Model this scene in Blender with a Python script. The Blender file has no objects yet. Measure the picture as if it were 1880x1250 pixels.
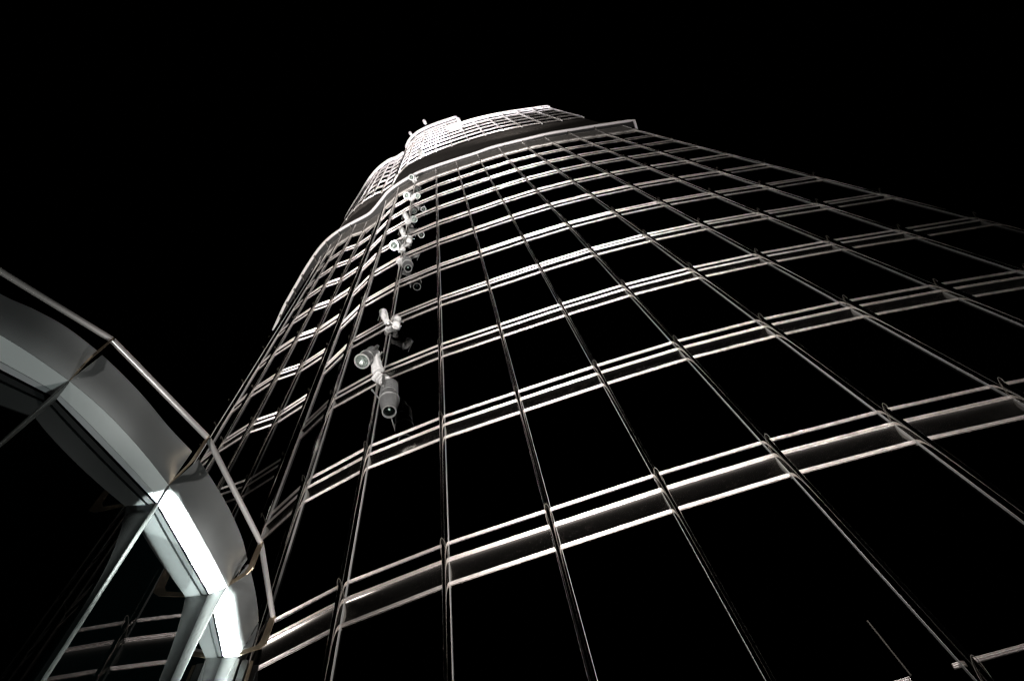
import bpy, bmesh, math, random
from mathutils import Vector, Matrix
random.seed(4)
scene = bpy.context.scene
COL = scene.collection

# ------------------------------------------------------------------ survey constants
F_PX, PW, PH = 1100.0, 1880.0, 1250.0
CAM = Vector((0, 0, 1.6))
ROT = Matrix(((0.9584190775242698, 0.2853644544044119, 0.0),
              (0.2596008279082489, -0.871889901381193, -0.4152293462881029),
              (-0.11849169585620511, 0.39796372703044924, -0.9097167636034607)))
FH = 3.3
def zf(i):
    return 1.6 + FH * (1.80879 + i)
# plan of the curtain wall: mullion positions from the far left tube round to the right corner
PLAN = [(-16.2, 13.3), (-15.35, 12.4), (-14.45, 11.6), (-13.5, 10.85), (-12.55, 10.1), (-11.7, 9.4), (-10.85, 8.75),
        (-9.95, 8.2), (-9.07, 7.82), (-8.0, 7.5), (-7.15, 7.46), (-6.04, 7.12), (-5.36, 6.444),
        (-4.358, 5.926), (-3.076, 5.624), (-1.618, 5.471), (-0.182, 5.416), (1.318, 5.363), (2.824, 5.35),
        (4.417, 5.417), (6.0, 5.552), (7.722, 5.759), (9.448, 5.999), (11.326, 6.253)]
NM = len(PLAN)
I0 = 14                                   # index of the mullion that carries the floodlights
PARA = [(12.45, 7.3), (12.29, 6.06), (10.02, 5.75), (8.1, 5.51), (6.45, 5.31), (4.89, 5.22), (3.6, 5.15), (2.3, 5.11), (1.28, 5.16),
        (-0.11, 5.18), (-1.58, 5.22), (-2.93, 5.32), (-4.26, 5.61), (-5.23, 5.95), (-5.75, 6.28), (-6.54, 6.78),
        (-7.1, 7.03), (-8.18, 7.24), (-9.08, 7.44), (-10.13, 7.79), (-11.2, 8.37), (-12.6, 9.43), (-13.54, 10.23),
        (-14.5, 11.05), (-15.18, 11.66), (-16.52, 13.02)]
TT = 0.085                                # mullion width

# ------------------------------------------------------------------ helpers
def project(p):
    c = ROT.transposed() @ (Vector(p) - CAM)
    if c.z > -0.05:
        return None
    return Vector((PW / 2 + F_PX * c.x / -c.z, PH / 2 - F_PX * c.y / -c.z))

class MB:
    def __init__(s):
        s.v = []; s.f = []; s.m = []
    def add(s, vs, fs, mi=0):
        o = len(s.v)
        s.v += [Vector(v) for v in vs]
        for f in fs:
            s.f.append([o + i for i in f]); s.m.append(mi)
    def build(s, name, mats, parent=None, origin=None, angle=35, link=True):
        me = bpy.data.meshes.new(name)
        og = Vector(origin) if origin is not None else (sum(s.v, Vector()) / len(s.v))
        me.from_pydata([tuple(v - og) for v in s.v], [], s.f)
        for m in (mats if isinstance(mats, (list, tuple)) else [mats]):
            me.materials.append(m)
        me.polygons.foreach_set('material_index', s.m)
        bm = bmesh.new(); bm.from_mesh(me)
        bmesh.ops.recalc_face_normals(bm, faces=bm.faces)
        bm.to_mesh(me); bm.free()
        me.polygons.foreach_set('use_smooth', [True] * len(me.polygons))
        me.set_sharp_from_angle(angle=math.radians(angle))
        me.update()
        o = bpy.data.objects.new(name, me)
        COL.objects.link(o)
        if parent is not None:
            o.parent = parent
            o.location = og - WORLD[parent.name]
        else:
            o.location = og
        WORLD[o.name] = og
        return o
WORLD = {}

def empty(name, loc, label, cat, group=None):
    o = bpy.data.objects.new(name, None); COL.objects.link(o)
    o.location = loc; o.empty_display_size = 0.5
    o['label'] = label; o['category'] = cat
    if group: o['group'] = group
    WORLD[o.name] = Vector(loc)
    return o

def prism(mb, prof, P, Q, n, mi=0, closed=True, caps=True, mis=None):
    """profile (u outward, v up) swept from P to Q; n horizontal outward unit vector"""
    P = Vector(P); Q = Vector(Q); n = Vector(n); up = Vector((0, 0, 1)); k = len(prof)
    vs = [P + n * u + up * v for u, v in prof] + [Q + n * u + up * v for u, v in prof]
    rng = range(k if closed else k - 1)
    o = len(mb.v); mb.v += vs
    for i in rng:
        j = (i + 1) % k
        mb.f.append([o + i, o + j, o + k + j, o + k + i]); mb.m.append(mis[i] if mis else mi)
    if closed and caps:
        mb.f.append([o + i for i in range(k)]); mb.m.append(mi)
        mb.f.append([o + k + i for i in reversed(range(k))]); mb.m.append(mi)

def vprism(mb, poly, z0, z1, mi=0, mis=None, caps=True):
    k = len(poly); o = len(mb.v)
    mb.v += [Vector((x, y, z0)) for x, y in poly] + [Vector((x, y, z1)) for x, y in poly]
    for i in range(k):
        j = (i + 1) % k
        mb.f.append([o + i, o + j, o + k + j, o + k + i]); mb.m.append(mis[i] if mis else mi)
    if caps:
        mb.f.append([o + i for i in reversed(range(k))]); mb.m.append(mi)
        mb.f.append([o + k + i for i in range(k)]); mb.m.append(mi)

def tube(mb, pts, r, seg=8, mi=0, caps=True, flat=1.0):
    pts = [Vector(p) for p in pts]; o = len(mb.v); N = len(pts)
    prev = None
    for i, p in enumerate(pts):
        t = (pts[min(i + 1, N - 1)] - pts[max(i - 1, 0)]).normalized()
        a = Vector((0, 0, 1)) if prev is None else prev
        if abs(t.dot(a)) > 0.95: a = Vector((1, 0.2, 0))
        a = (a - t * a.dot(t)).normalized(); b = t.cross(a); prev = a
        rr = r[i] if isinstance(r, (list, tuple)) else r
        for j in range(seg):
            w = 2 * math.pi * j / seg
            mb.v.append(p + a * (rr * math.cos(w)) + b * (rr * flat * math.sin(w)))
    for i in range(N - 1):
        for j in range(seg):
            k = (j + 1) % seg
            mb.f.append([o + i * seg + j, o + i * seg + k, o + (i + 1) * seg + k, o + (i + 1) * seg + j]); mb.m.append(mi)
    if caps:
        mb.f.append([o + j for j in reversed(range(seg))]); mb.m.append(mi)
        mb.f.append([o + (N - 1) * seg + j for j in range(seg)]); mb.m.append(mi)

def frame_of(a):
    a = a.normalized()
    x = a.cross(Vector((0, 0, 1)))
    if x.length < 0.05: x = Vector((1, 0, 0))
    x = (x - a * x.dot(a)).normalized()
    return x, a.cross(x).normalized()

def lathe(mb, P, a, prof, seg=28, mi=0):
    """prof: (s along a, radius)"""
    P = Vector(P); a = a.normalized(); x, y = frame_of(a); o = len(mb.v); n = len(prof)
    for s, r in prof:
        for j in range(seg):
            w = 2 * math.pi * j / seg
            mb.v.append(P + a * s + (x * math.cos(w) + y * math.sin(w)) * max(r, 0.0005))
    for i in range(n - 1):
        for j in range(seg):
            k = (j + 1) % seg
            mb.f.append([o + i * seg + j, o + i * seg + k, o + (i + 1) * seg + k, o + (i + 1) * seg + j]); mb.m.append(mi)

def box(mb, c, ex, ey, ez, mi=0, bev=0.0):
    """c centre, ex.. half-extent vectors; chamfered in the ex-ey plane when bev > 0"""
    c = Vector(c)
    if bev:
        q = [(1, 1 - bev), (1 - bev, 1), (-1 + bev, 1), (-1, 1 - bev), (-1, -1 + bev), (-1 + bev, -1), (1 - bev, -1), (1, -1 + bev)]
    else:
        q = [(1, 1), (-1, 1), (-1, -1), (1, -1)]
    k = len(q); o = len(mb.v)
    for s in (-1, 1):
        for a, b in q: mb.v.append(c + ex * a + ey * b + ez * s)
    for i in range(k):
        j = (i + 1) % k
        mb.f.append([o + i, o + j, o + k + j, o + k + i]); mb.m.append(mi)
    mb.f.append([o + i for i in reversed(range(k))]); mb.m.append(mi)
    mb.f.append([o + k + i for i in range(k)]); mb.m.append(mi)

def bar(mb, p, q, w, t, side, mi=0):
    p = Vector(p); q = Vector(q); a = (q - p).normalized()
    s = (side - a * side.dot(a)).normalized(); n = a.cross(s)
    box(mb, (p + q) / 2, s * (w / 2), n * (t / 2), (q - p) / 2, mi)

# ------------------------------------------------------------------ materials
def mat(name, base, rough, metal=0.0, noise=0.0, scale=(3, 3, 3), bump=0.0, bscale=(1, 1, 1), ior=1.45, cvar=0.0, aniso=0.0, tr=0.0, spec=None):
    m = bpy.data.materials.new(name); m.use_nodes = True
    nt = m.node_tree; b = nt.nodes['Principled BSDF']
    b.inputs['Base Color'].default_value = (*base, 1); b.inputs['Roughness'].default_value = rough
    b.inputs['Metallic'].default_value = metal; b.inputs['IOR'].default_value = ior
    b.inputs['Anisotropic'].default_value = aniso
    if tr: b.inputs['Transmission Weight'].default_value = tr
    if spec is not None: b.inputs['Specular IOR Level'].default_value = spec
    tc = nt.nodes.new('ShaderNodeTexCoord')
    def noise_node(sc, detail=3.0):
        mp = nt.nodes.new('ShaderNodeMapping'); mp.inputs['Scale'].default_value = sc
        nt.links.new(tc.outputs['Object'], mp.inputs['Vector'])
        nz = nt.nodes.new('ShaderNodeTexNoise'); nz.inputs['Scale'].default_value = 1.0; nz.inputs['Detail'].default_value = detail
        nt.links.new(mp.outputs['Vector'], nz.inputs['Vector'])
        return nz
    nz = noise_node(scale)
    if noise:
        mr = nt.nodes.new('ShaderNodeMapRange')
        mr.inputs['From Min'].default_value = 0.3; mr.inputs['From Max'].default_value = 0.7
        mr.inputs['To Min'].default_value = max(0.01, rough - noise); mr.inputs['To Max'].default_value = rough + noise
        nt.links.new(nz.outputs['Fac'], mr.inputs['Value']); nt.links.new(mr.outputs['Result'], b.inputs['Roughness'])
    if cvar:
        mx = nt.nodes.new('ShaderNodeMix'); mx.data_type = 'RGBA'
        mx.inputs['A'].default_value = (*[c * (1 - cvar) for c in base], 1)
        mx.inputs['B'].default_value = (*[min(1, c * (1 + cvar)) for c in base], 1)
        nt.links.new(nz.outputs['Fac'], mx.inputs['Factor']); nt.links.new(mx.outputs['Result'], b.inputs['Base Color'])
    if bump:
        n2 = noise_node(bscale, 2.0)
        bp = nt.nodes.new('ShaderNodeBump'); bp.inputs['Strength'].default_value = 1.0; bp.inputs['Distance'].default_value = bump
        nt.links.new(n2.outputs['Fac'], bp.inputs['Height']); nt.links.new(bp.outputs['Normal'], b.inputs['Normal'])
    return m

M_RAIL = mat('rail_steel', (0.80, 0.755, 0.735), 0.30, 1.0)
M_SPAN = mat('brushed_steel', (0.56, 0.53, 0.49), 0.18, 1.0)
M_FIN = mat('polished_steel', (0.80, 0.78, 0.74), 0.09, 1.0)
M_FLANGE = mat('mullion_aluminium', (0.56, 0.56, 0.55), 0.45, 0.1, noise=0.1, scale=(6, 6, 1.5), cvar=0.15)
M_GLASS = mat('dark_glass', (0.0, 0.0, 0.0), 0.015, 0.0, ior=1.16)
M_LOUVRE = mat('louvre_steel', (0.56, 0.53, 0.50), 0.34, 0.75, noise=0.08, scale=(3, 3, 8), cvar=0.3)
M_DARKLOUVRE = mat('dark_louvre', (0.055, 0.050, 0.046), 0.5, 0.2, cvar=0.3)
M_PARA = mat('parapet_steel', (0.93, 0.89, 0.90), 0.35, 0.1)
M_DARK = mat('dark_metal', (0.0015, 0.0014, 0.0013), 0.5, 0.0)
M_TAN = mat('tan_steel', (0.34, 0.27, 0.19), 0.38, 0.8, noise=0.1, scale=(9, 9, 9), cvar=0.2, bump=0.0003, bscale=(60, 60, 4))
M_CLIP = mat('clip_steel', (0.13, 0.12, 0.105), 0.5, 0.5)
M_CORN = mat('cornice_satin_steel', (0.42, 0.44, 0.44), 0.46, 0.8, noise=0.04, scale=(2, 2, 2), cvar=0.08, bump=0.0008, bscale=(1.3, 1.3, 1.6))
M_SOFF = mat('soffit_white_panel', (0.72, 0.78, 0.77), 0.45, 0.0, noise=0.08, scale=(3, 3, 3), cvar=0.06)
M_TRIM = mat('soffit_trim', (0.52, 0.55, 0.56), 0.45, 0.0, cvar=0.06)
M_PGLASS = mat('coated_glass', (0.0004, 0.001, 0.001), 0.012, 0.0, ior=1.48)
M_PFIN = mat('fin_aluminium', (0.15, 0.155, 0.15), 0.4, 0.6, noise=0.1, scale=(5, 5, 1), cvar=0.12)
M_RAILING = mat('handrail_steel', (0.92, 0.88, 0.85), 0.28, 0.55)
M_LWHITE = mat('lamp_white_paint', (0.80, 0.80, 0.79), 0.45, 0.0, cvar=0.12, scale=(12, 12, 12))
M_LGREY = mat('lamp_grey_paint', (0.24, 0.245, 0.245), 0.4, 0.5, noise=0.1, scale=(14, 14, 14), cvar=0.3)
M_LRING = mat('lamp_rim_steel', (0.72, 0.73, 0.72), 0.3, 0.9)
M_LENS = mat('lamp_lens', (0.42, 0.52, 0.48), 0.06, 0.0, ior=1.5, bump=0.01, bscale=(30, 30, 30), cvar=0.8, scale=(26, 26, 26))
M_REFL = mat('lamp_reflector', (0.66, 0.72, 0.69), 0.22, 1.0, bump=0.02, bscale=(26, 26, 26))
M_REFL_SHADED = mat('lamp_reflector_shaded', (0.16, 0.19, 0.18), 0.15, 1.0, bump=0.02, bscale=(26, 26, 26))  # darker copy of the reflector: shade put into the colour
M_CABLE = mat('cable_rubber', (0.05, 0.035, 0.03), 0.6)
M_WALL = mat('rear_cladding', (0.03, 0.03, 0.03), 0.7, cvar=0.2)
M_GROUND = mat('plaza_paving', (0.06, 0.058, 0.055), 0.8, cvar=0.4, scale=(0.8, 0.8, 0.8), bump=0.004, bscale=(4, 4, 4))

# ------------------------------------------------------------------ ground
g = MB(); g.add([(-900, -900, 0), (900, -900, 0), (900, 900, 0), (-900, 900, 0)], [[0, 1, 2, 3]])
go = g.build('ground', M_GROUND, origin=(0, 0, 0)); go['kind'] = 'structure'

# ------------------------------------------------------------------ tower
TOW = empty('skyscraper', (1.0, 12.0, 0.0), 'very tall dark glass skyscraper with a wavy facade of lit steel rails and vertical fins', 'skyscraper')

def bay(i):
    a = Vector((*PLAN[i], 0)); b = Vector((*PLAN[i + 1], 0)); d = (b - a).normalized()
    n = Vector((d.y, -d.x, 0))            # outward (towards the street)
    return a + d * TT * 0.5, b - d * TT * 0.5, d, n
def node_normal(i):
    ns = []
    if i > 0: ns.append(bay(i - 1)[3])
    if i < NM - 1: ns.append(bay(i)[3])
    return sum(ns, Vector()).normalized()

def rail_profile(ribs, vt, vb, segs=7, groove=0.006):
    pts = [(0.0, vt)]
    for k, (u, v, r) in enumerate(ribs):
        a0 = 75 if k == 0 else 25
        for s in range(segs):
            w = math.radians(a0 + (-150 - a0) * s / (segs - 1))
            pts.append((u + r * math.cos(w), v + r * math.sin(w)))
        pts.append((u - r * 0.72, v - r * 0.95))
    pts.append((0.0, vb))
    return pts
PR_TOP = rail_profile([(0.027, 0.341, 0.005), (0.020, 0.329, 0.007), (0.010, 0.316, 0.005)], 0.347, 0.308)
PR_MID = rail_profile([(0.044, 0.030, 0.005), (0.036, 0.012, 0.010), (0.025, -0.011, 0.006)], 0.038, -0.020)
PR_LOW = rail_profile([(0.027, -0.364, 0.005), (0.020, -0.376, 0.007), (0.010, -0.389, 0.005)], -0.357, -0.398)
PR_SPAN = [(-0.03, 0.37), (0.0, 0.37), (0.0, 0.047), (0.0, -0.022)] + [
    (-0.010 + 0.036 * (1 - t) ** 3.2, -0.022 - 0.20 * t) for t in [0, .03, .06, .1, .15, .2, .26, .33, .41, .5, .6, .72, .86, 1]] + [(0.008, -0.415), (-0.03, -0.415)]
SP_MI = [1, 1, 1] + [0] * 17

def quad_area(P, Q, z0, z1):
    pts = [project((P.x, P.y, z0)), project((Q.x, Q.y, z0)), project((Q.x, Q.y, z1)), project((P.x, P.y, z1))]
    if any(p is None for p in pts): return 0.0
    # clip roughly to the frame
    cx = sum(min(max(p.x, 0), PW) for p in pts) / 4; cy = sum(min(max(p.y, 0), PH) for p in pts) / 4
    A = 0
    pts = [Vector((min(max(p.x, 0), PW), min(max(p.y, 0), PH))) for p in pts]
    for k in range(4):
        A += pts[k].x * pts[(k + 1) % 4].y - pts[(k + 1) % 4].x * pts[k].y
    n = bay_n(P, Q)
    facing = n.dot(CAM - (P + Q) / 2)
    return abs(A) / 2 if facing > 0 else 0.0
def bay_n(P, Q):
    d = (Q - P).normalized(); return Vector((d.y, -d.x, 0))

# which floors each bay carries
def tops(i):
    if 11 <= i <= 16: return 23.6
    if i < 11: return 21.6
    return 19.6
cells = []                                # (area, bay, floor index)
for i in range(NM - 1):
    P, Q, d, n = bay(i)
    fl = [k for k in range(-1, 10)]
    k = 14.62
    while k < tops(i) - 0.3:
        fl.append(k); k += 1
    for k in fl:
        cells.append((quad_area(P, Q, zf(k) - 0.45, zf(k) + 0.4), i, k))
cells.sort(key=lambda c: -c[0])
keep = {(i, k) for A, i, k in cells[:100]}

rest_span, rest_rail, rest_glass = MB(), MB(), MB()
GAP = (17, -1)                            # a bay of the lowest floor whose rail is interrupted
for A, i, k in cells:
    P, Q, d, n = bay(i); z = Vector((0, 0, zf(k)))
    own = (i, k) in keep
    sb = MB() if own else rest_span
    prism(sb, PR_SPAN, P + z, Q + z, n, 0, mis=SP_MI)
    so = sb.build('spandrel', [M_SPAN, M_GLASS], TOW, origin=(P + Q) / 2 + z) if own else None
    for pr in (PR_TOP, PR_MID, PR_LOW):
        rb = MB() if own else rest_rail
        if (i, k) == GAP:
            L = (Q - P).length
            prism(rb, pr, P + z, P + d * (L * 0.70) + z, n)
            prism(rb, pr, P + d * (L * 0.955) + z, Q + z, n)
        else:
            prism(rb, pr, P + z, Q + z, n)
        if own: rb.build('rail', M_RAIL, so, origin=(P + Q) / 2 + z + Vector((0, 0, pr[0][1])), angle=50)
    rest = None
o = rest_span.build('spandrel', [M_SPAN, M_GLASS], TOW, origin=(0, 6, 40)); o['kind'] = 'stuff'
o2 = rest_rail.build('rail', M_RAIL, o, origin=(0, 6, 40), angle=50); o2['kind'] = 'stuff'

# vision glass between the spandrels
wc = []
for i in range(NM - 1):
    P, Q, d, n = bay(i)
    spans = [(0.0, zf(-1) - 0.435)] + [(zf(k) + 0.37, zf(k + 1) - 0.435) for k in range(-1, 9)] + [(zf(9) + 0.37, zf(10))]
    k = 14.62; spans.append((zf(14.4), zf(k) - 0.435))
    while k < tops(i) - 0.3:
        nk = k + 1
        spans.append((zf(k) + 0.37, zf(nk) - 0.435 if nk < tops(i) - 0.3 else zf(tops(i)))); k = nk
    for a, b in spans:
        if b - a > 0.02: wc.append((quad_area(P, Q, a, b), i, a, b))
wc.sort(key=lambda c: -c[0])
for r, (A, i, a, b) in enumerate(wc):
    P, Q, d, n = bay(i)
    gb = MB() if r < 100 else rest_glass
    prism(gb, [(-0.03, a), (0.0, a), (0.0, b), (-0.03, b)], P, Q, n)
    if r < 100: gb.build('window', M_GLASS, TOW)
o = rest_glass.build('window', M_GLASS, TOW, origin=(0, 6, 40)); o['kind'] = 'stuff'

# mullions: grey box with a polished elliptical fin and small wire clips
def fin_poly(c, d, n, depth=0.112, base=0.034, w=TT * 0.5, seg=14):
    pts = []
    for s in range(seg + 1):
        t = math.pi * s / seg
        pts.append(c + d * (w * 0.96 * math.cos(t)) + n * (base + depth * math.sin(t)))
    return [(p.x, p.y) for p in pts]
clips = []
for i in range(NM):
    c = Vector((*PLAN[i], 0)); n = node_normal(i); d = Vector((-n.y, n.x, 0))
    for z0, z1, low in ((0.0, zf(10.98), True), (zf(14.4), zf(max(tops(min(i, NM - 2)), tops(max(i - 1, 0)))), False)):
        mb = MB()
        q = [c - d * TT / 2 - n * 0.05, c + d * TT / 2 - n * 0.05, c + d * TT / 2 + n * 0.034, c - d * TT / 2 + n * 0.034]
        vprism(mb, [(p.x, p.y) for p in q], z0, z1)
        mo = mb.build('mullion', M_FLANGE, TOW, origin=(c.x, c.y, z0))
        fb = MB(); vprism(fb, fin_poly(c, d, n), z0 + 0.01, z1 - 0.01)
        fb.build('fin', M_FIN, mo, origin=(c.x, c.y, z0), angle=60)
        if low:
            for k in range(-1, 10):
                z = zf(k)
                pp = project(c + Vector((0, 0, z)))
                vis = pp is not None and -20 < pp.x < PW + 20 and -20 < pp.y < PH + 20
                clips.append((-(pp.y - 140) if vis else 1e6 + k, i, k, c, d, n, mo))
clips.sort(key=lambda q: q[0])
clip_rest = MB()
for r, (_, i, k, c, d, n, mo) in enumerate(clips):
    z = zf(k); cb = MB() if r < 100 else clip_rest
    pts = []
    for s in range(13):
        t = math.pi * s / 12
        pts.append(c + d * (-0.047 * math.cos(t)) + n * (0.04 + 0.135 * math.sin(t)) + Vector((0, 0, z + 0.04 + 0.24 * max(0, math.sin(t)) ** 0.9)))
    tube(cb, pts, 0.0030, 5)
    if r < 100: cb.build('wire_clip', M_CLIP, mo)
o = clip_rest.build('wire_clip', M_CLIP, TOW, origin=(0, 6, 30)); o['kind'] = 'stuff'

# louvres under the parapet, dark louvres above it
for i in range(NM - 1):
    P, Q, d, n = bay(i)
    lb = MB()
    prism(lb, rail_profile([(0.075, 0.02, 0.03), (0.045, -0.03, 0.02)], 0.06, -0.06), P + Vector((0, 0, zf(10.05))), Q + Vector((0, 0, zf(10.05))), n)
    prism(lb, [(-0.04, zf(10)), (-0.03, zf(10)), (-0.03, zf(11)), (-0.04, zf(11))], P, Q, n, 1)
    z = zf(10.05) + 0.16; k = 0
    while z < zf(10.97):
        jit = random.uniform(-0.012, 0.012)
        prism(lb, [(-0.02, z + 0.10), (0.055 + jit, z), (0.06 + jit, z + 0.012), (-0.015, z + 0.118)], P + Vector((0, 0, 0)), Q, n)
        z += 0.155 if k % 5 else 0.19; k += 1
    lb.build('louvre_panel', [M_LOUVRE, M_DARK], TOW)
    db = MB(); z = zf(11.03)
    prism(db, [(-0.22, zf(11)), (-0.18, zf(11)), (-0.18, zf(14.4)), (-0.22, zf(14.4))], P - d * TT / 2, Q + d * TT / 2, n)
    while z < zf(14.35):
        prism(db, [(-0.17, z + 0.14), (-0.06, z), (-0.055, z + 0.02), (-0.165, z + 0.16)], P - d * TT / 2, Q + d * TT / 2, n); z += 0.36
    db.build('dark_louvre_panel', M_DARKLOUVRE, TOW)

def smooth(path, sub=5):
    P = [Vector((*p, 0)) for p in path]; out = []
    for i in range(len(P) - 1):
        p0, p1, p2, p3 = P[max(i - 1, 0)], P[i], P[i + 1], P[min(i + 2, len(P) - 1)]
        for s in range(sub):
            t = s / sub
            out.append(0.5 * ((2 * p1) + (p2 - p0) * t + (2 * p0 - 5 * p1 + 4 * p2 - p3) * t * t + (3 * p1 - p0 - 3 * p2 + p3) * t ** 3))
    out.append(P[-1]); return out
ring = [Vector((*PARA[0], 0))] + smooth(PARA[1:], 4)
ZP = zf(11)
pb = MB(); tube(pb, [p + Vector((0, 0, ZP)) for p in ring], 0.095, 16)
# soffit sheet and struts behind the tube
no = len(pb.v)
for p in ring:
    q = min((Vector((*m, 0)) for m in PLAN), key=lambda m: (m - p).length)
    inw = Vector((0.0, 0.42, 0)) if p.x > -5 else Vector((0.33, 0.33, 0))
    pb.v += [p + Vector((0, 0, ZP - 0.02)), p + inw + Vector((0, 0, ZP - 0.02)), p + Vector((0, 0, ZP + 0.02)), p + inw + Vector((0, 0, ZP + 0.02))]
for k in range(len(ring) - 1):
    a = no + 4 * k; b = a + 4
    pb.f += [[a, a + 1, b + 1, b], [a + 2, b + 2, b + 3, a + 3]]; pb.m += [1, 1]
po = pb.build('parapet', [M_PARA, M_DARK], TOW, angle=50)
for k in range(6, len(ring), 2):
    if k % 4 == 0: continue
    p = ring[k]
    if p.x > -8 and p.x < 3: continue
    sb = MB(); bar(sb, p + Vector((0, 0.05, ZP - 0.42)), p + Vector((0, 0.05, ZP - 0.05)), 0.05, 0.05, Vector((1, 0, 0)))
    bar(sb, p + Vector((0, 0.05, ZP - 0.40)), p + Vector((0, 0.4, ZP - 0.40)), 0.05, 0.05, Vector((1, 0, 0)))
    sb.build('parapet_strut', M_CLIP, po)

# upper edges
def top_edge(i0, i1, idx, r, off=0.22, back=True):
    pts = []
    for i in range(i0, i1 + 1):
        pts.append(Vector((*PLAN[i], 0)) + node_normal(i) * off)
    pts = smooth([(p.x, p.y) for p in pts], 4)
    if back: pts = pts + [pts[-1] + Vector((0.5, 1.3, 0))]
    b = MB(); z = Vector((0, 0, zf(idx)))
    tube(b, [p + z for p in pts], r, 10)
    tube(b, [p + z + Vector((0.02, 0.12, -0.75)) for p in pts], r * 0.5, 8)
    for p in pts[::2]:
        bar(b, p + z + Vector((0, 0.05, -1.0)), p + z, 0.12, 0.10, Vector((1, 0, 0)))
    b.build('parapet', M_PARA, TOW, angle=50)
top_edge(16, NM - 1, 19.75, 0.11)
top_edge(11, 17, 23.75, 0.13)
top_edge(0, 11, 21.7, 0.12, back=False)

# body behind the glass (stacked so that roofs close each tier)
def body(i0, i1, z0, z1, name):
    b = MB(); pl = [(Vector((*PLAN[i], 0)) - node_normal(i) * 0.30) for i in range(i0, i1 + 1)]
    poly = [(p.x, p.y) for p in pl]
    poly += [(poly[-1][0] - 0.05, 22.0), (poly[0][0] + 0.05, 22.0)]
    vprism(b, poly, z0, z1)
    return b.build(name, M_WALL, TOW)
body(0, NM - 1, 0.0, zf(14.4), 'rear_wall')
body(16, NM - 1, zf(14.4) + 0.01, zf(19.6), 'rear_wall')
body(0, 16, zf(14.4) + 0.01, zf(21.6), 'rear_wall')
body(11, 16, zf(21.6) + 0.01, zf(23.6), 'rear_wall')

# tan edge trim of a vent at the foot of the facade
P, Q, d, n = bay(17); L = (Q - P).length
eb = MB(); e = P + d * (L * 0.715)
tube(eb, [e + n * 0.02 + Vector((0, 0, 4.62)), e + n * 0.02 + Vector((0, 0, 5.17))], 0.006, 6)
eb.build('vent_trim', M_CLIP, TOW)

# ------------------------------------------------------------------ pavilion at left
PAV = empty('pavilion', (-4.8, 2.6, 0.0), 'low round glass pavilion with grey steel cornice, lit white soffit and a thin handrail', 'pavilion')
ZS, ZT, ZR = 6.4, 6.65, 6.82
JB = [(-4.75, -0.35), (-4.17, 0.47), (-3.598, 1.395), (-3.363, 2.595), (-3.427, 3.888), (-3.736, 4.801), (-4.45, 5.55)]
BND = [[(-4.75, -0.35), (-4.45, 0.02), (-4.17, 0.47)],
       [(-4.17, 0.47), (-4.015, 0.645), (-3.862, 0.877), (-3.734, 1.105), (-3.598, 1.395)],
       [(-3.598, 1.395), (-3.505, 1.666), (-3.435, 1.975), (-3.388, 2.303), (-3.363, 2.595)],
       [(-3.363, 2.595), (-3.351, 2.982), (-3.373, 3.408), (-3.427, 3.888)],
       [(-3.427, 3.888), (-3.532, 4.267), (-3.629, 4.561), (-3.736, 4.801)],
       [(-3.736, 4.801), (-4.0, 5.18), (-4.45, 5.55)]]
TOPC = [[(-4.55, -0.5), (-4.25, -0.12), (-4.02, 0.30)],
        [(-4.02, 0.30), (-3.863, 0.611), (-3.702, 0.796), (-3.55, 1.012), (-3.429, 1.284)],
        [(-3.413, 1.333), (-3.35, 1.55), (-3.29, 1.82), (-3.24, 2.16), (-3.172, 2.46)],
        [(-3.155, 2.56), (-3.146, 3.077), (-3.19, 3.53), (-3.265, 3.83)],
        [(-3.28, 3.89), (-3.335, 4.12), (-3.42, 4.40), (-3.52, 4.66)],
        [(-3.53, 4.69), (-3.8, 5.05), (-4.3, 5.5)]]
GL = [(-4.95, -0.05), (-4.42, 0.62), (-3.80, 1.51), (-3.568, 2.765), (-3.64, 3.93), (-3.90, 4.775), (-4.6, 5.4)]
def resample(path, n):
    P = smooth(path, 8); D = [0]
    for a, b in zip(P, P[1:]): D.append(D[-1] + (b - a).length)
    out = []
    for k in range(n + 1):
        t = D[-1] * k / n; j = 0
        while j < len(D) - 2 and D[j + 1] < t: j += 1
        out.append(P[j].lerp(P[j + 1], (t - D[j]) / max(1e-9, D[j + 1] - D[j])))
    return out
NS = 16
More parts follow.
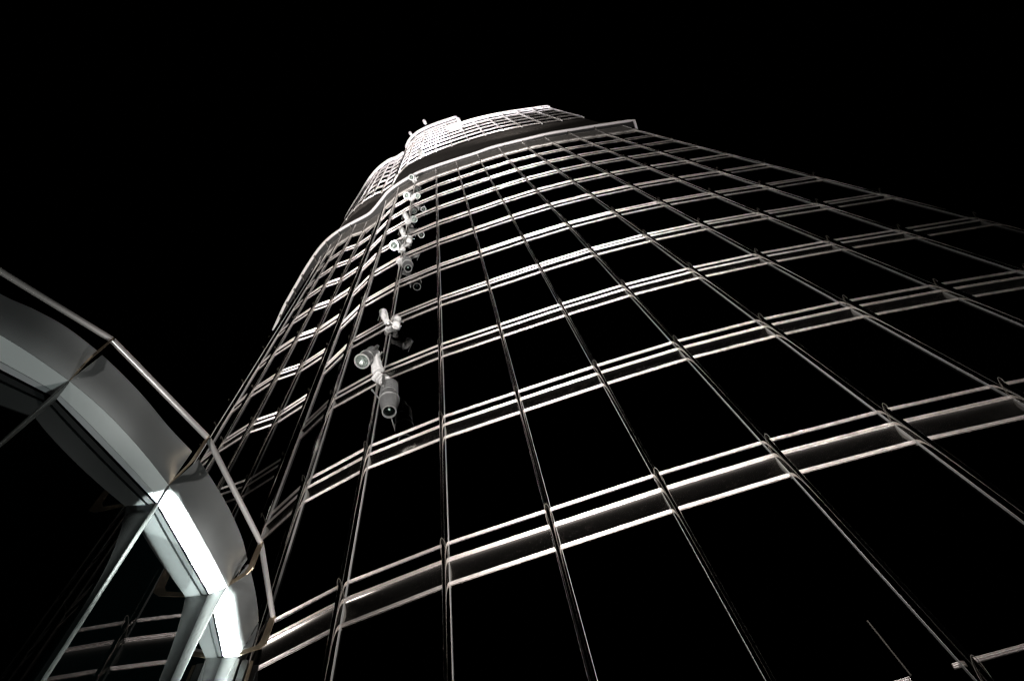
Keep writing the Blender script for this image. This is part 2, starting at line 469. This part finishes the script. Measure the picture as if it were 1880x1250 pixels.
for k in range(6):
    lo = resample(BND[k], NS); hi = resample(TOPC[k], NS)
    ga, gb_ = Vector((*GL[k], 0)), Vector((*GL[k + 1], 0))
    # cornice: lofted panel with a soft roll along its length
    cb = MB(); rows = 11
    mid = (lo[NS // 2] - (ga + gb_) / 2).normalized()
    for r in range(rows + 1):
        t = r / rows
        zz = ZS + 0.004 + (ZT - ZS) * t
        for s in range(NS + 1):
            p = lo[s].lerp(hi[s], t ** 0.92)
            edge = min(s, NS - s) / NS
            bul = 0.010 * math.sin(math.pi * t) * (0.4 + 0.6 * min(1, edge * 4)) + 0.003 * math.sin(2 * math.pi * t)
            cb.v.append(p + mid * bul + Vector((0, 0, zz)))
    W1 = NS + 1
    for r in range(rows):
        for s in range(NS):
            a = r * W1 + s; cb.f.append([a, a + 1, a + W1 + 1, a + W1]); cb.m.append(0)
    # folded top and ends
    o = len(cb.v)
    for s in range(W1): cb.v.append(hi[s] - mid * 0.05 + Vector((0, 0, ZT + 0.004)))
    for s in range(NS):
        a = rows * W1 + s; cb.f.append([a, a + 1, o + s + 1, o + s]); cb.m.append(0)
    cb.build('cornice_panel', M_CORN, PAV, angle=70)
    # soffit with a darker trim next to the glass
    sb = MB(); o = 0
    ti = [ga.lerp(gb_, s / NS) for s in range(W1)]
    for s in range(W1):
        inner = ti[s].lerp(lo[s], 0.31)
        sb.v += [lo[s] + Vector((0, 0, ZS)), inner + Vector((0, 0, ZS)), inner + Vector((0, 0, ZS + 0.05)), lo[s] + Vector((0, 0, ZS + 0.003))]
    for s in range(NS):
        a = 4 * s; b = a + 4
        sb.f += [[a, a + 1, b + 1, b], [a + 1, a + 2, b + 2, b + 1]]; sb.m += [0, 0]
    so = sb.build('soffit', M_SOFF, PAV)
    tb = MB()
    for s in range(W1):
        i1 = ti[s].lerp(lo[s], 0.25); i2 = ti[s].lerp(lo[s], 0.05)
        tb.v += [i1 + Vector((0, 0, ZS + 0.012)), i2 + Vector((0, 0, ZS + 0.012)), i2 + Vector((0, 0, ZS + 0.06)), i1 + Vector((0, 0, ZS + 0.06))]
    for s in range(NS):
        a = 4 * s; b = a + 4
        for q in range(4):
            w = (q + 1) % 4
            tb.f.append([a + q, a + w, b + w, b + q]); tb.m.append(0)
    tb.build('soffit_trim', M_TRIM, so)
    # glass below and roof deck above
    gd = (gb_ - ga).normalized(); gn = Vector((gd.y, -gd.x, 0))
    if gn.dot(mid) < 0: gn = -gn
    wb = MB(); prism(wb, [(-0.03, 0.0), (0.0, 0.0), (0.0, ZS + 0.08), (-0.03, ZS + 0.08)], ga, gb_, gn)
    wb.build('glass_pane', M_PGLASS, PAV)
# fins on the joints
for k in range(1, 6):
    a = Vector((*JB[k], 0)); b = Vector((*GL[k], 0)); dv = (a - b).normalized(); w = Vector((-dv.y, dv.x, 0))
    fb = MB()
    L = (a - b).length; sh = [(0.0, L)]
    for q in range(1, 15):
        t = q / 14; sh.append((1.25 * t, (0.055 if k != 4 else 0.10) + (L - (0.055 if k != 4 else 0.10)) * (1 - t) ** 2.2))
    sh.append((ZS - 0.01, 0.05))
    o = 0
    for (dz, dep) in sh:                              # tapers away below the soffit
        zz = ZS - 0.003 - dz
        for u, hw in ((-0.03, 0.016), (dep - 0.012, 0.010), (dep, 0.003)):
            for sgn in (-1, 1): fb.v.append(b + dv * u + w * (hw * sgn) + Vector((0, 0, zz)))
    for q in range(len(sh) - 1):
        for e0, e1 in ((0, 2), (2, 4), (4, 5), (5, 3), (3, 1), (1, 0)):
            fb.f.append([6 * q + e0, 6 * q + e1, 6 * q + 6 + e1, 6 * q + 6 + e0]); fb.m.append(0)
    fb.f.append([0, 2, 4, 5, 3, 1]); fb.m.append(0)
    fo = fb.build('fin', M_PFIN, PAV, angle=30)
# brackets and handrail
RAILP = [(-4.6, -0.35), (-3.90, 0.425), (-3.374, 1.273), (-3.074, 2.446), (-3.15, 3.799), (-3.462, 4.799), (-4.25, 5.75)]
for k in range(len(RAILP) - 1):
    a = Vector((*RAILP[k], ZR)); b = Vector((*RAILP[k + 1], ZR)); dd = (b - a).normalized()
    if k < 5:
        hb = MB(); tube(hb, [a + dd * 0.006, b - dd * 0.006], 0.028, 16)
        hb.build('handrail', M_RAILING, PAV, angle=50)
for k in range(1, 6):
    a = Vector((*JB[k], 0)); r = Vector((*RAILP[k], 0)); o_ = r - a
    dv = o_.normalized(); w = Vector((-dv.y, dv.x, 0)); L = o_.length
    prof = [(0.0, 0.004), (L * 0.86, 0.004), (L + 0.03, 0.05), (L + 0.04, ZR - ZS - 0.015), (L - 0.035, ZR - ZS - 0.015), (L - 0.055, 0.12), (L * 0.70, 0.062), (0.0, 0.056)]
    bb = MB(); o = len(bb.v)
    for s in (-1, 1):
        for u, v in prof: bb.v.append(a + dv * u + w * (0.005 * s) + Vector((0, 0, ZS + v)))
    n8 = len(prof)
    for q in range(n8):
        j = (q + 1) % n8; bb.f.append([q, j, n8 + j, n8 + q]); bb.m.append(0)
    bb.f += [list(range(n8)), list(reversed(range(n8, 2 * n8)))]; bb.m += [0, 0]
    bb.build('bracket', M_TAN, PAV, angle=20)
# pilaster of stepped strips where the round part ends
S = [((-4.10, 4.68), (-4.03, 4.715), 0), ((-4.02, 4.735), (-3.985, 4.75), 2), ((-3.975, 4.74), (-3.935, 4.76), 1), ((-3.925, 4.79), (-3.91, 4.795), 2),
     ((-3.905, 4.765), (-3.838, 4.785), 0), ((-3.828, 4.81), (-3.80, 4.82), 1), ((-3.79, 4.80), (-3.735, 4.83), 0), ((-3.72, 4.86), (-3.66, 4.885), 1), ((-3.65, 4.90), (-3.62, 4.92), 3)]
mats4 = [M_SOFF, M_PFIN, M_DARK, M_TAN]
pil = MB()
vprism(pil, [(-4.12, 4.80), (-3.6, 5.0), (-3.75, 5.3), (-4.25, 5.1)], 0, ZS - 0.01, 2)
for (a, b, m) in S:
    av, bv = Vector((*a, 0)), Vector((*b, 0)); dn = Vector((-(bv - av).y, (bv - av).x, 0)).normalized()
    q = [av, bv, bv + dn * 0.09, av + dn * 0.09]
    vprism(pil, [(p.x, p.y) for p in q], 0, ZS - 0.012, m)
pil.build('pilaster', mats4, PAV, angle=20)
# core and roof deck
core = MB(); vprism(core, [(x - 0.06, y) for x, y in GL] + [(-13, 6.0), (-13, -2)], 0.0, ZS - 0.02); core.build('rear_wall', M_WALL, PAV)
deck = MB(); pl = []
for k in range(6): pl += [(p.x - 0.14, p.y) for p in resample(BND[k], 5)]
vprism(deck, pl + [(-13, 6.0), (-13, -2)], ZS + 0.10, ZT - 0.06); deck.build('roof_deck', M_WALL, PAV)

# ------------------------------------------------------------------ floodlights on the facade
M0 = Vector((*PLAN[I0], 0)); N0 = node_normal(I0); D0 = Vector((-N0.y, N0.x, 0))
if D0.x < 0: D0 = -D0
GRP = 'floodlights clamped along one vertical fin'
def floodlight(label, za, P0, P1, r, snoot=0.68, group=GRP, anchor=None, bright=False):
    P0 = Vector(P0); P1 = Vector(P1); a = (P1 - P0); L = a.length; a.normalize()
    side = 1 if ((P0 + P1) / 2 - M0).dot(D0) > 0 else -1
    A = Vector(anchor) if anchor is not None else M0 + N0 * 0.15 + Vector((0, 0, za))
    root = empty('floodlight', A, label, 'floodlight', group)
    # barrel with cooling ridges
    b = MB(); prof = [(0, 0.02), (0.0, 0.55 * r), (0.04 * L, 0.74 * r)]
    for q in range(5):
        s = 0.06 + q * 0.075
        prof += [(s * L, 0.80 * r), (s * L, 0.88 * r), ((s + 0.028) * L, 0.88 * r), ((s + 0.028) * L, 0.80 * r)]
    prof += [(0.46 * L, 0.86 * r), (0.60 * L, 0.93 * r)]
    f = snoot
    prof += [(0.70 * L, 0.93 * r), (0.98 * L, f * r), (0.98 * L, f * r * 0.93), (0.74 * L, f * r * 0.86), (0.70 * L, 0.02)]
    lathe(b, P0, a, prof); bo = b.build('barrel', M_LWHITE if a.z > 0 else M_LGREY, root, angle=30)
    rg = MB(); lathe(rg, P0, a, [(0.585 * L, 0.90 * r), (0.585 * L, 1.0 * r), (0.615 * L, 1.0 * r), (0.615 * L, 0.90 * r)])
    rg.build('collar', M_LRING, bo, angle=30)
    fr = MB(); lathe(fr, P0, a, [(0.965 * L, f * r * 0.9), (0.965 * L, f * r * 1.06), (1.0 * L, f * r * 1.06), (1.0 * L, f * r * 0.90), (0.965 * L, f * r * 0.9)])
    fr.build('front_rim', M_LRING, bo, angle=30)
    rf = MB(); lathe(rf, P0, a, [(0.955 * L, f * r * 0.88), (0.90 * L, f * r * 0.72), (0.84 * L, f * r * 0.45), (0.81 * L, f * r * 0.2), (0.805 * L, 0.001)], seg=24)
    rf.build('reflector', M_REFL if bright else M_REFL_SHADED, bo)
    ln = MB(); lathe(ln, P0, a, [(0.86 * L, f * r * 0.16), (0.93 * L, f * r * 0.15), (0.95 * L, 0.001)], seg=12)
    ln.build('lens', M_LENS, bo)
    # white gear housing between clamp and barrel
    x, y = frame_of(a)
    hc = A.lerp(P0, 0.5)
    hb = MB(); hv = (P0 - A); hl = max(hv.length, 0.25); hv.normalize()
    hx, hy = frame_of(hv)
    box(hb, hc, hx * r * 0.62, hy * r * 0.50, hv * (hl * 0.46), 0, 0.3)
    box(hb, A + hv * hl * 0.13, hx * r * 0.72, hy * r * 0.58, hv * (0.03), 0, 0.3)
    box(hb, A + hv * hl * 0.90, hx * r * 0.72, hy * r * 0.58, hv * (0.03), 0, 0.3)
    for q in range(3): box(hb, hc + hv * (hl * (-0.25 + 0.22 * q)), hx * r * 0.66, hy * r * 0.53, hv * 0.012, 0, 0.3)
    hb.build('gear_housing', M_LWHITE, root, angle=25)
    # yoke: two cheek plates and a cross bar with knobs
    yb = MB(); piv = P0 + a * (0.34 * L)
    for s in (-1, 1):
        p1 = piv + x * (s * r * 1.02)
        p2 = P0 - a * (0.10 * L) + x * (s * r * 1.02)
        p3 = P0 - a * (0.22 * L) + x * (s * r * 0.45)
        bar(yb, p1, p2, r * 0.34, 0.014, y); bar(yb, p2, p3, r * 0.34, 0.014, y)
        lathe(yb, p1 - x * s * 0.01, x * s, [(0, 0.001), (0, r * 0.16), (0.035, r * 0.16), (0.045, 0.001)], seg=10)
    bar(yb, P0 - a * (0.22 * L) - x * r * 0.5, P0 - a * (0.22 * L) + x * r * 0.5, r * 0.34, 0.016, y)
    for s in (-1, 1):
        lathe(yb, piv + y * r * 1.15 + x * (s * r * 1.15), x * s, [(0, 0.001), (0, r * 0.1), (0.04, r * 0.1), (0.05, 0.001)], seg=8)
    bar(yb, piv + y * r * 1.15 - x * r * 1.15, piv + y * r * 1.15 + x * r * 1.15, r * 0.12, 0.02, y)
    yb.build('yoke', M_LRING, root, angle=30)
    # clamp round the fin and a looping cable
    cb = MB()
    if anchor is None:
        for dz in (-0.09, 0.09):
            pts = [M0 + D0 * (0.07 * math.cos(t)) + N0 * (0.0 + 0.185 * math.sin(t)) + Vector((0, 0, za + dz)) for t in [math.pi * q / 10 for q in range(11)]]
            tube(cb, pts, 0.014, 6)
    bar(cb, A, A.lerp(P0, 0.3), 0.10, 0.03, D0)
    cb.build('clamp', M_LRING, root, angle=30)
    kb = MB(); S_ = A + Vector((0, 0, 0.12)); E_ = P0 + a * 0.12 * L + y * r * 0.8
    pts = []
    for q in range(15):
        t = q / 14
        pts.append(S_.lerp(E_, t) + D0 * (side * 0.16 * math.sin(math.pi * t)) + Vector((0, -0.05 * math.sin(2 * math.pi * t), 0.10 * math.sin(3 * math.pi * t))))
    tube(kb, pts, 0.013, 6)
    kb.build('cable', M_CABLE, root)
    return root
def W(du, dn, z):
    return M0 + D0 * du + N0 * dn + Vector((0, 0, z))
floodlight('biggest floodlight, grey with a tapered snout hanging straight down, lowest on the fin', 13.75, W(0.46, 0.30, 12.75), W(0.55, 0.31, 11.55), 0.20, 0.64)
floodlight('large floodlight with round glass front turned left, beside the lowest downward snout', 13.95, W(-0.06, 0.40, 14.70), W(-0.17, 0.58, 13.96), 0.175, 0.95, bright=True)
floodlight('white back of an upturned floodlight left of the fin, above the two largest', 17.0, W(-0.03, 0.27, 17.15), W(-0.09, 0.33, 17.55), 0.115, 0.9)
floodlight('small pale floodlight back on the right of the fin, just above the largest snout', 16.5, W(0.36, 0.26, 16.05), W(0.42, 0.32, 16.45), 0.11, 0.9)
floodlight('grey snouted floodlight pointing down on the right of the fin, second snout from below', 22.9, W(0.42, 0.29, 22.1), W(0.54, 0.31, 20.85), 0.185, 0.66)
floodlight('floodlight with bright greenish lens turned left, second left-hand lens from below', 24.6, W(0.0, 0.33, 25.0), W(-0.10, 0.52, 24.2), 0.18, 0.92, bright=True)
floodlight('white floodlight back tilted up, immediately above the second left-hand lens', 26.7, W(0.0, 0.27, 27.0), W(-0.06, 0.33, 27.5), 0.12, 0.9, bright=True)
floodlight('small white floodlight back right of the fin, level with the second left-hand lens', 25.0, W(0.36, 0.26, 24.8), W(0.42, 0.32, 25.2), 0.12, 0.9, bright=True)
floodlight('floodlight right of the fin with pale green lens, lower of two such', 29.3, W(0.42, 0.28, 28.9), W(0.54, 0.34, 28.2), 0.15, 0.85, bright=True)
floodlight('white upturned floodlight back left of the fin, between the second and third left-hand lenses', 29.9, W(0.0, 0.27, 30.2), W(-0.07, 0.33, 30.7), 0.13, 0.9, bright=True)
floodlight('floodlight with round lens turned left, third left-hand lens from below', 35.4, W(0.0, 0.30, 35.9), W(-0.10, 0.46, 35.1), 0.185, 0.9, bright=True)
floodlight('floodlight right of the fin with pale green lens, upper of two such', 35.2, W(0.42, 0.28, 34.8), W(0.54, 0.34, 34.0), 0.155, 0.85, bright=True)
floodlight('topmost fin floodlight, with its lens just under the bright parapet edge', 41.8, W(0.02, 0.30, 42.3), W(-0.06, 0.46, 41.6), 0.20, 0.85, bright=True)
G2 = 'floodlights on the upper tower edge'
def up_flood(label, px, za, r, anchor):
    A = Vector(anchor)
    floodlight(label, za, A + Vector((-0.05, -0.20, 0.05)), A + Vector((-0.15, -0.50, 0.38)), r * 0.8, 0.9, G2, anchor)
up_flood('white floodlight standing out at the middle of the highest tower edge', 0, 0, 0.26, (-2.75, 5.05, zf(23.9)))
up_flood('small white floodlight at the left corner of the highest tower edge', 0, 0, 0.22, (-5.0, 5.95, zf(23.9)))
up_flood('small white floodlight at the dip where the two upper tower edges meet', 0, 0, 0.24, (1.42, 5.25, zf(20.2)))
up_flood('pale floodlight at the foot of the bright upper tier, above the dark louvres', 0, 0, 0.26, (-2.75, 5.45, zf(13.9)))

# ------------------------------------------------------------------ light
def spot(name, loc, target, power, size, blend, col, rad=0.25):
    l = bpy.data.lights.new(name, 'SPOT'); l.energy = power; l.spot_size = math.radians(size); l.spot_blend = blend
    l.color = col; l.shadow_soft_size = rad
    o = bpy.data.objects.new(name, l); COL.objects.link(o); o.location = loc
    dv = Vector(target) - Vector(loc); o.rotation_euler = dv.to_track_quat('-Z', 'Y').to_euler()
    return o
WARM = (1.0, 0.95, 0.92); COOL = (0.90, 1.0, 0.985)
for x, tx, pw in ((2.0, -1.0, 20000), (5.5, 2.0, 17000), (9.5, 4.6, 11000)):
    spot('tower_lamp', (x, -9.0, 0.5), (tx, 5.35, 27), pw, 54, 1.0, WARM, 0.2)
for x, tx, pw in ((0.4, 0.6, 14000), (2.5, 1.6, 4000), (7.0, 4.6, 7000), (12.0, 7.6, 3500)):
    spot('tower_lamp', (x, -7.0, 0.4), (tx, 5.4, 9.5), pw, 46, 1.0, WARM, 0.2)
spot('tower_lamp', (-11.0, 1.5, 7.2), (-8.4, 7.8, 32), 17000, 60, 1.0, WARM, 0.2)  # added on the pavilion roof to brighten the far left tube
spot('parapet_fill', (4.0, -9.0, 0.5), (-1.0, 5.2, 43.9), 50000, 24, 0.9, WARM, 0.2)  # added narrow spot, only there to brighten the parapet rim
spot('parapet_fill', (-11.0, 2.2, 7.2), (-10.0, 8.0, 43.9), 30000, 38, 0.9, WARM, 0.2)  # added spot lifting the left run of the parapet
spot('tower_lamp', (-4.5, 2.7, 7.05), (-2.3, 5.5, 10.6), 420, 80, 1.0, WARM, 0.15)  # added on the pavilion roof for highlights on the rails left of centre
spot('tower_lamp', (-1.1, -7.0, 0.4), (-0.7, 5.4, 9.4), 9000, 23, 0.7, WARM, 0.15)
spot('tower_lamp', (-6.8, 3.4, 7.2), (-4.2, 5.9, 10.5), 380, 130, 1.0, WARM, 0.2)  # added roof spot for highlights on the low left bays
spot('tower_lamp', (-1.9, 4.5, 0.3), (-2.9, 5.45, 8.0), 250, 24, 0.8, WARM, 0.1)  # added near the facade foot to lift the low left bays
spot('handrail_fill', (-0.4, 2.6, 0.3), (-3.5, 1.1, 6.9), 260, 20, 0.8, WARM, 0.1)  # added spot to brighten the left length of handrail
spot('tier_lamp', (-2.75, 3.2, zf(13.9)), (-2.4, 5.6, zf(20.5)), 60000, 110, 0.8, (1.0, 0.95, 0.98))
spot('tier_lamp', (-9.5, 5.2, zf(13.0)), (-9.2, 8.0, zf(19)), 4000, 120, 0.8, WARM)
spot('tier_lamp', (4.5, 2.6, zf(12.6)), (4.8, 5.6, zf(18)), 4000, 130, 0.8, WARM)
def strip(name, a, b, z, power, wid):
    l = bpy.data.lights.new(name, 'AREA'); l.shape = 'RECTANGLE'; l.energy = power; l.color = COOL
    a = Vector((*a, 0)); b = Vector((*b, 0)); l.size = (b - a).length; l.size_y = wid; l.spread = math.radians(1.6)
    o = bpy.data.objects.new(name, l); COL.objects.link(o); o.location = (a + b) / 2 + Vector((0, 0, z))
    o.rotation_euler = (math.pi, 0, math.atan2((b - a).y, (b - a).x))
strip('pavilion_strip_lamp', (-3.50, 2.70), (-3.575, 3.95), 0.3, 230.0, 0.17)
strip('pavilion_strip_lamp', (-3.565, 3.97), (-3.855, 4.83), 0.3, 150.0, 0.17)
spot('pavilion_fill', (-2.3, 1.6, 0.3), (-3.6, 1.6, 6.6), 190, 46, 1.0, COOL, 0.08)  # added weak fill for the left soffit panels
spot('handrail_fill', (0.2, 5.0, 0.3), (-3.1, 4.5, 6.9), 1300, 28, 1.0, (1.0, 0.97, 0.94), 0.08)  # added spot to brighten the right-hand handrail and cornice
spot('pavilion_fill', (-3.0, 4.2, 0.3), (-3.87, 4.8, 5.6), 160, 14, 0.5, COOL, 0.05)  # added small spot to whiten the pilaster

# ------------------------------------------------------------------ world, camera, view
w = bpy.data.worlds.new('World'); scene.world = w; w.use_nodes = True
nt = w.node_tree; bg = nt.nodes['Background']
sky = nt.nodes.new('ShaderNodeTexSky'); sky.sky_type = 'NISHITA'; sky.sun_disc = False
sky.sun_elevation = math.radians(-4.0); sky.sun_rotation = math.radians(180)
nt.links.new(sky.outputs['Color'], bg.inputs['Color']); bg.inputs['Strength'].default_value = 0.0008

cam = bpy.data.cameras.new('Camera'); co = bpy.data.objects.new('Camera', cam); COL.objects.link(co)
cam.sensor_width = 36; cam.sensor_fit = 'HORIZONTAL'; cam.lens = F_PX / PW * 36; cam.clip_end = 3000; cam.clip_start = 0.02
co.matrix_world = Matrix.Translation(CAM) @ ROT.to_4x4()
scene.camera = co
scene.render.engine = 'CYCLES'
scene.cycles.use_denoising = True
scene.cycles.sample_clamp_indirect = 6.0
scene.cycles.max_bounces = 8
scene.cycles.caustics_reflective = False; scene.cycles.caustics_refractive = False
scene.view_settings.view_transform = 'Standard'; scene.view_settings.look = 'None'
scene.view_settings.exposure = 0.0; scene.view_settings.gamma = 1.0
